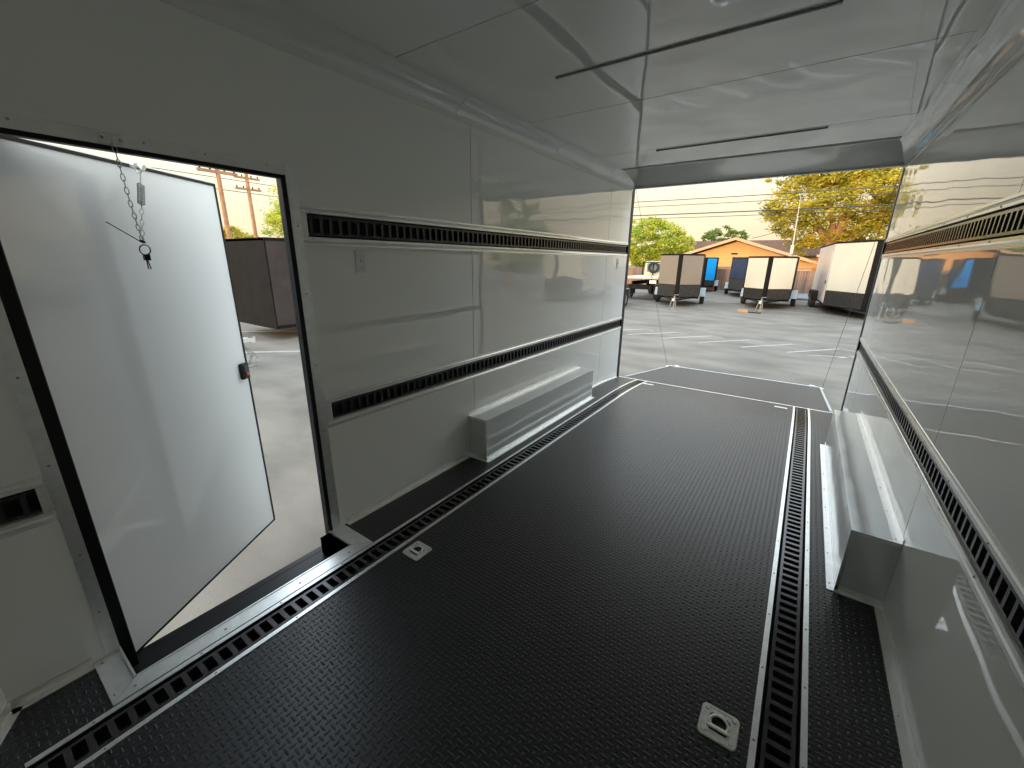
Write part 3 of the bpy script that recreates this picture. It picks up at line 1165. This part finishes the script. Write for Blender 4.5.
# open utility trailer whose fender and wheel show past the left wall
ut = thing('utility_trailer', 'open utility trailer with a silver fender, its wheel showing at the left jamb', 'trailer', (0, 0, 0))
MB().box(-0.85, 0.85, -1.8, 1.8, 0.45, 0.52).build('bed', TDIAM, ut)
for s in (-1, 1):
    MB().box(s * 0.85 - 0.025, s * 0.85 + 0.025, -1.8, 1.8, 0.52, 0.75).build('side_rail', TBLACK, ut)
    MB().extr([(-0.5, 0.35), (-0.34, 0.80), (0.34, 0.80), (0.5, 0.35), (0.46, 0.35), (0.32, 0.76), (-0.32, 0.76), (-0.46, 0.35)], 'x', *sorted((s * 0.87, s * 1.12))).build('fender', TSILV, ut)
    wheel(ut, s * 1.0, 0, side=s)
MB().tube([(0, -1.8, 0.42), (0, -2.9, 0.42)], 0.05, 4).build('tongue', TBLACK, ut)
ut.location = (-5.62, 17.6, GZ)

# flatbed truck seen from behind
tk = thing('flatbed_truck', 'flatbed work truck with white bed parked left of the taupe trailer', 'truck', (0, 0, 0))
MB().box(-0.98, 0.98, 0, 3.2, 1.08, 1.18).build('flat_bed', mat('pale_bed_paint', (0.50, 0.47, 0.38), 0.4), tk)
cabm = mat('cream_cab_paint', (0.62, 0.52, 0.36), 0.3)
cab = MB().extr([(3.35, 0.6), (5.0, 0.6), (5.9, 0.7), (5.9, 1.25), (4.9, 1.35), (4.5, 1.98), (3.5, 1.98), (3.35, 1.25)], 'x', -0.88, 0.88).build('cab', cabm, tk, bevel=0.05)
MB().box(-0.72, 0.72, 3.36, 3.46, 1.36, 1.84).build('rear_window', GLASSM, tk)
for xx in (-0.9, -0.3, 0.3, 0.9):
    MB().tube([(xx, 3.2, 1.18), (xx, 3.2, 1.92)], 0.03, 6).build('rack_post', TBLACK, tk)
MB().tube([(-0.9, 3.2, 1.92), (0.9, 3.2, 1.92)], 0.035, 6).build('rack_bar', TBLACK, tk)
MB().torus((-0.25, 3.1, 1.62), (0, 1, 0), 0.26, 0.07, 20, 8).build('spare_wheel', TIRE, tk)
MB().box(-0.42, -0.36, 0.1, 5.0, 0.75, 0.95).build('chassis_beam', TBLACK, tk)
MB().box(0.36, 0.42, 0.1, 5.0, 0.75, 0.95).build('chassis_beam', TBLACK, tk)
MB().box(-0.5, 0.5, 0.0, 0.1, 0.55, 0.8).build('rear_bumper', TBLACK, tk)
for s in (-1, 1):
    wheel(tk, s * 0.78, 0.9, r=0.38, w=0.28, side=s)
    wheel(tk, s * 0.78, 4.9, r=0.38, w=0.24, side=s)
    MB().box(*sorted((s * 0.55, s * 0.9)), -0.02, 0.02, 0.86, 1.02).build('tail_lamp', REDP if s < 0 else PLASTIC, tk)
tk.location = (-5.34, 21.6, GZ)

# wooden block and stick on the asphalt
WOODO = mat('orange_wood', (0.34, 0.19, 0.09), 0.6, noise=(6, 0.2, 3))
MBK = thing('wood_block', 'short orange-brown wood block lying on the lot before the cream trailer', 'wood block', (-0.05, 18.9, GZ))
MB().box(-0.25, 0.15, 18.8, 19.02, GZ, GZ + 0.11).build('block', WOODO, MBK, bevel=0.01)
MB().tube([(0.15, 18.9, GZ + 0.02), (0.6, 18.8, GZ + 0.02)], 0.02, 6).build('stick', TBLACK, MBK)

# fence of vertical boards, and low kerb in front of it
FW = mat('weathered_fence_boards', (0.24, 0.145, 0.10), 0.75, noise=(1.2, 0.35, 5, (5, 1, 0.3)))
fn = thing('board_fence', 'tall brown fence of vertical boards behind the trailers', 'fence', (0, 34, GZ))
mb = MB()
x = -16.0
while x < 14:
    top = 1.03 + random.uniform(-0.015, 0.015)
    mb.box(x, x + 0.138, 34.0 + random.uniform(-.005, .005), 34.025, GZ, top)
    x += 0.145
mb.build('boards', FW, fn)
for z in (-0.2, 0.35, 0.88):
    MB().box(-16, 14, 34.026, 34.07, z, z + 0.09).build('rail', FW, fn)
kb = struct('kerb', MB().box(1.5, 18, 27.6, 27.9, GZ, GZ + 0.12), CONC, bevel=0.03)
mb = MB().box(1.5, 18, 27.9, 34.0, GZ, GZ + 0.02)
struct('pavement', mb, CONC)

# house with an orange gable end towards the lot
HO = mat('orange_cedar_siding', (0.72, 0.36, 0.11), 0.6, noise=(1.5, 0.12, 4, (1, 1, 8)))
HW = mat('pale_pink_siding', (0.62, 0.45, 0.34), 0.7, noise=(2, 0.08, 3))
HR = mat('brown_shingles', (0.15, 0.085, 0.06), 0.95, 0, 0.05, noise=(6, 0.3, 4))
HF = mat('tan_fascia', (0.55, 0.36, 0.20), 0.6)


def gable(mb, x0, x1, xa, y0, y1, zl, zr_, zt, t=0.0):
    pts = [(x0, zl), (x1, zr_), (xa, zt)]
    vs = [(p[0], y0, p[1]) for p in pts] + [(p[0], y1, p[1]) for p in pts]
    return mb.add(vs, [(0, 1, 2), (5, 4, 3), (0, 3, 4, 1), (1, 4, 5, 2), (2, 5, 3, 0)])


hs = thing('house', 'low house with an orange timber gable behind the fence', 'house', (-3.3, 38, GZ))
MB().box(-8.6, 2.0, 38.3, 41.0, GZ, 1.25).build('wall', HW, hs)
gable(MB(), -8.9, 2.3, -3.3, 38.25, 38.45, 1.25, 1.25, 3.15).build('gable_panel', HO, hs)
mb = MB()
for xa, xb, za, zb in ((-3.3, -9.9, 3.36, 1.22), (-3.3, 3.3, 3.36, 1.22)):
    mb.extr([(xa, za), (xb, zb), (xb, zb - 0.16), (xa, za - 0.16)], 'y', 37.6, 41.4)
mb.build('roof', HR, hs)
for sgn in (-1, 1):
    MB().extr([(-3.3, 3.42), (-3.3 + sgn * 6.65, 1.26), (-3.3 + sgn * 6.65, 1.06), (-3.3, 3.20)], 'y', 37.52, 37.6).build('fascia', HF, hs)
MB().box(-8.6, 2.0, 38.15, 38.3, 1.12, 1.28).build('trim_board', HF, hs)
# shallow board lines of the gable
for k in range(6):
    z = 1.45 + k * 0.28
    hw = 5.6 * (3.15 - z) / 1.9
    MB().box(-3.3 - hw, -3.3 + hw, 38.235, 38.25, z, z + 0.02).build('batten', HF, hs)
MB().box(-3.55, -3.1, 38.22, 38.26, 2.12, 2.24).build('vent', TBLACK, hs)
h2 = thing('house', 'second house showing only a dark brown roof behind the orange gable', 'house', (-4, 47, GZ))
MB().box(-11, 3.2, 47.5, 55, GZ, 2.3).build('wall', HO, h2)
MB().extr([(47.0, 2.2), (51, 3.75), (55.6, 2.2), (55.6, 2.05), (51, 3.6), (47.0, 2.05)], 'x', -11.3, 3.6).build('roof', HR, h2)
h3 = thing('house', 'orange lean-to with a dark opening at the right end of the gable house', 'house', (3.3, 37, GZ))
MB().box(2.35, 5.8, 36.9, 37.45, GZ, 1.45).build('wall', HO, h3)
MB().box(3.2, 4.6, 36.87, 36.9, 1.02, 1.36).build('dark_opening', TBLACK, h3)
MB().extr([(2.1, 1.95), (6.2, 1.25), (6.2, 1.40), (2.1, 2.10)], 'y', 36.4, 37.48).build('roof', HF, h3)

# ---------------------------------------------------------------- trees
def leaf_mat(name, a, b):
    m = bpy.data.materials.new(name)
    m.use_nodes = True
    nt = m.node_tree
    p = nt.nodes['Principled BSDF']
    p.inputs['Roughness'].default_value = 0.6
    tc = nt.nodes.new('ShaderNodeTexCoord')
    n = nt.nodes.new('ShaderNodeTexNoise')
    n.inputs['Scale'].default_value = 0.9
    n.inputs['Detail'].default_value = 5
    rp = nt.nodes.new('ShaderNodeValToRGB')
    rp.color_ramp.elements[0].position = 0.35
    rp.color_ramp.elements[0].color = (*a, 1)
    rp.color_ramp.elements[1].position = 0.65
    rp.color_ramp.elements[1].color = (*b, 1)
    nt.links.new(tc.outputs['Object'], n.inputs['Vector'])
    nt.links.new(n.outputs['Fac'], rp.inputs[0])
    nt.links.new(rp.outputs[0], p.inputs['Base Color'])
    tr_ = nt.nodes.new('ShaderNodeBsdfTranslucent')
    nt.links.new(rp.outputs[0], tr_.inputs['Color'])
    mx = nt.nodes.new('ShaderNodeMixShader')
    mx.inputs[0].default_value = 0.35
    nt.links.new(p.outputs[0], mx.inputs[1])
    nt.links.new(tr_.outputs[0], mx.inputs[2])
    nt.links.new(mx.outputs[0], nt.nodes['Material Output'].inputs[0])
    return m


LYEL = leaf_mat('yellow_green_leaves', (0.26, 0.25, 0.03), (0.74, 0.58, 0.05))
LGRN = leaf_mat('fresh_green_leaves', (0.22, 0.36, 0.05), (0.72, 0.66, 0.07))
LDRK = leaf_mat('muted_green_leaves', (0.12, 0.20, 0.04), (0.26, 0.30, 0.07))
BARK = mat('orange_lit_bark', (0.42, 0.22, 0.11), 0.85, noise=(4, 0.25, 4))


def tree(label, x, y, blobs, n, size, lm, trunk_h, trunk_r, limbs=(), name='leafy_tree', group=None):
    """blobs: (dx, dy, z, rx, ry, rz) ellipsoids of foliage above the ground point"""
    base = thing(name, label, 'tree', (x, y, GZ), group)
    rnd = random.Random(int(x * 13 + y * 7))
    mb = MB()
    mb.tube([(x, y, GZ - 0.1), (x + 0.1, y, GZ + trunk_h * 0.6), (x, y, GZ + trunk_h)], [trunk_r * 1.3, trunk_r, trunk_r * 0.8], 10)
    for (dx, dy, z) in limbs:
        mb.tube([(x, y, GZ + trunk_h * 0.8), (x + dx * 0.45, y + dy * 0.5, GZ + (trunk_h + z) * 0.5), (x + dx, y + dy, GZ + z)],
                [trunk_r * 0.75, trunk_r * 0.5, trunk_r * 0.15], 8)
    mb.build('trunk', BARK, base)
    vs, fs = [], []
    vol = [b[3] * b[4] * b[5] for b in blobs]
    tot = sum(vol)
    for b, vv in zip(blobs, vol):
        cnt = int(n * vv / tot)
        # clumps inside each blob give gaps and tufts
        ncl = max(4, int(cnt / 55))
        for c in range(ncl):
            while True:
                p = Vector((rnd.uniform(-1, 1), rnd.uniform(-1, 1), rnd.uniform(-1, 1)))
                if 0.25 < p.length < 1:
                    break
            p = p.normalized() * (p.length ** 0.5)
            cc = Vector((x + b[0] + p.x * b[3], y + b[1] + p.y * b[4], GZ + b[2] + p.z * b[5]))
            cr_ = min(b[3], b[5]) * rnd.uniform(0.16, 0.30)
            for k in range(int(cnt / ncl)):
                q = Vector((rnd.gauss(0, 1), rnd.gauss(0, 1), rnd.gauss(0, 0.55))) * cr_ * 0.6
                o = cc + q
                u = Vector((rnd.uniform(-1, 1), rnd.uniform(-1, 1), rnd.uniform(-0.6, 0.6))).normalized()
                v = u.cross(Vector((rnd.uniform(-1, 1), rnd.uniform(-1, 1), rnd.uniform(-1, 1)))).normalized()
                s = size * rnd.uniform(0.6, 1.3)
                i = len(vs)
                vs += [o - u * s, o - v * s * 0.45, o + u * s, o + v * s * 0.45]
                fs.append((i, i + 1, i + 2, i + 3))
    me = bpy.data.meshes.new('foliage')
    g0 = Vector((x, y, GZ))
    me.from_pydata([tuple(v - g0) for v in vs], [], fs)
    me.materials.append(lm)
    f = bpy.data.objects.new('foliage', me)
    C.objects.link(f)
    f.parent = base
    ORG[f.name] = g0
    f['kind'] = 'stuff'
    return base


tree('wide yellow-green tree with orange limbs rising behind the large white-nosed trailer', 3.1, 42.0,
     [(-0.6, 0, 6.2, 4.6, 3.4, 2.6), (1.8, 0, 7.6, 4.4, 3.4, 2.6), (-2.8, 0, 8.8, 2.8, 2.4, 1.4), (-1.6, 0.5, 4.6, 2.8, 2.0, 1.8),
      (-0.4, 0, 9.4, 4.2, 3.0, 1.7), (4.6, 0.5, 5.0, 3.2, 2.6, 2.4), (0.3, 1, 3.2, 3.4, 1.6, 1.2), (2.0, 1.4, 9.8, 4.4, 2.6, 1.8)],
     44000, 0.135, LYEL, 3.6, 0.38, [(-2.6, 0, 5.4), (-1.0, -.6, 6.8), (0.9, -.6, 6.6), (2.6, 0, 5.6), (0.2, -0.8, 7.2)])
tree('bright yellow-green tree at the left of the rear view, above the flatbed truck', -11.6, 43.6,
     [(0, 0, 3.9, 3.0, 2.2, 1.9), (-0.4, 0, 5.2, 1.7, 1.6, 1.3), (2.4, 0, 3.7, 1.4, 1.4, 1.3), (-2.4, 0, 4.4, 1.6, 1.5, 1.6), (0.5, 0.4, 2.4, 3.6, 1.8, 1.3)],
     17000, 0.14, LGRN, 2.2, 0.2, [(-1, 0, 3.5), (1, 0, 3.6)])
tree('small darker tree top showing over the roofs left of the gable peak', -8.0, 60.0,
     [(0, 0, 5.2, 2.2, 1.8, 1.3), (-1.4, 0, 4.3, 1.8, 1.4, 1.1), (1.4, 0, 4.6, 1.5, 1.4, 1.2)],
     5000, 0.16, LDRK, 3.6, 0.2, [(0.8, 0, 4.6)])
tree('tall bright green tree at the right of the side door view', -22.0, 12.9,
     [(0, 0.6, 4.4, 1.7, 1.7, 1.9), (0, 1.4, 3.2, 2.0, 2.2, 1.6), (0, -0.6, 3.3, 1.4, 1.3, 1.1)],
     17000, 0.08, LGRN, 1.8, 0.14, [(0, 0.6, 3.5)])
tree('low yellow-green bush-like tree between the poles in the side door view', -28.5, 11.6,
     [(0, 0, 3.0, 1.4, 1.2, 0.9), (0, 1.0, 2.6, 1.4, 1.2, 0.8), (0, -1.2, 2.5, 1.2, 1.0, 0.8)],
     9000, 0.08, LYEL, 1.6, 0.12, [(0, 0.6, 2.4)])
tree('pointed dark evergreen seen only mirrored in the left wall', 19.0, 30.0,
     [(0, 0, 3.2, 2.4, 2.4, 2.6), (0, 0, 6.2, 1.6, 1.6, 2.4), (0, 0, 8.6, 0.9, 0.9, 1.8)],
     8000, 0.14, LDRK, 2.4, 0.2, [])
# low building on the right that only the wall's mirror image shows
bd = thing('warehouse', 'long plain grey warehouse seen only mirrored in the left wall', 'building', (26, 18, GZ))
MB().box(22, 32, 4, 27, GZ, 3.6).build('wall', mat('grey_warehouse_wall', (0.36, 0.33, 0.31), 0.7), bd)
MB().box(21.8, 32.2, 3.8, 27.2, 3.6, 3.85).build('roof_edge', HF, bd)

# ---------------------------------------------------------------- poles and wires
def pole(label, x, y, h, arms, rad, name='utility_pole', col=BARK):
    b = thing(name, label, 'pole', (x, y, GZ), 'utility poles in the side door view')
    MB().tube([(x, y, GZ), (x, y, GZ + h)], [rad, rad * 0.75], 10).build('post', col, b)
    for z in arms:
        a = MB().box(x - 0.06, x + 0.06, y - 0.7, y + 0.7, GZ + z, GZ + z + 0.10).build('crossarm', col, b)
        for d in (-0.6, -0.25, 0.25, 0.6):
            MB().cyl((x, y + d, GZ + z + 0.15), 'z', 0.035, 0.12, 8).build('insulator', TBLACK, a)
    return b


pole('nearer wooden utility pole beside the free edge of the open side door', -18.0, 7.62, 7.0, (5.1,), 0.10)
pole('farther wooden utility pole in the middle of the side door view', -26.0, 12.3, 8.0, (6.3, 5.7), 0.12)
ant = thing('antenna_pole', 'thin pale pole rising in front of the wide yellow-green tree', 'pole', (0.57, 36.8, GZ))
MB().tube([(0.57, 36.8, GZ), (0.55, 36.8, 3.1), (0.46, 36.8, 6.0)], [0.06, 0.05, 0.02], 8).build('post', mat('pale_pole', (0.55, 0.50, 0.42), 0.5), ant)
MB().box(0.46, 0.66, 36.7, 36.9, 2.15, 2.75).build('lower_sleeve', mat('pale_sleeve', (0.55, 0.50, 0.44), 0.5), ant)
WIREM = mat('wire_black', (0.06, 0.055, 0.05), 0.6)


def wire(label, p0, p1, sag, r=0.02):
    p0, p1 = Vector(p0), Vector(p1)
    mb = MB()
    pts = []
    for k in range(21):
        f = k / 20
        p = p0.lerp(p1, f)
        p.z -= sag * 4 * f * (1 - f)
        pts.append(p)
    o = mb.tube(pts, r, 5).build('power_line', WIREM)
    return tag(o, label, 'power line', 'power lines across the sky')


for z, l, r in ((6.72, 'topmost power line across the sky of the rear view', 0.028),
                (6.28, 'second power line from the top in the rear view', 0.022),
                (5.55, 'thick third power line from the top in the rear view', 0.04),
                (5.24, 'lowest power line across the sky of the rear view', 0.022)):
    wire(l, (-25, 37, 1.46 + (z + 0.35 - 1.46) * 0.925), (30, 37, 1.46 + (z + 0.15 - 1.46) * 0.925), 0.3, r)
wire('thin service wire dropping to the antenna pole', (-2.2, 37.4, 3.3), (0.52, 36.9, 4.3), 0.15, 0.02)
for z, l in ((5.9, 'upper power line in the side door view'), (5.3, 'lower power line in the side door view')):
    wire(l, (-26.2, -10, z + 0.2), (-26.2, 40, z), 0.3, 0.018)
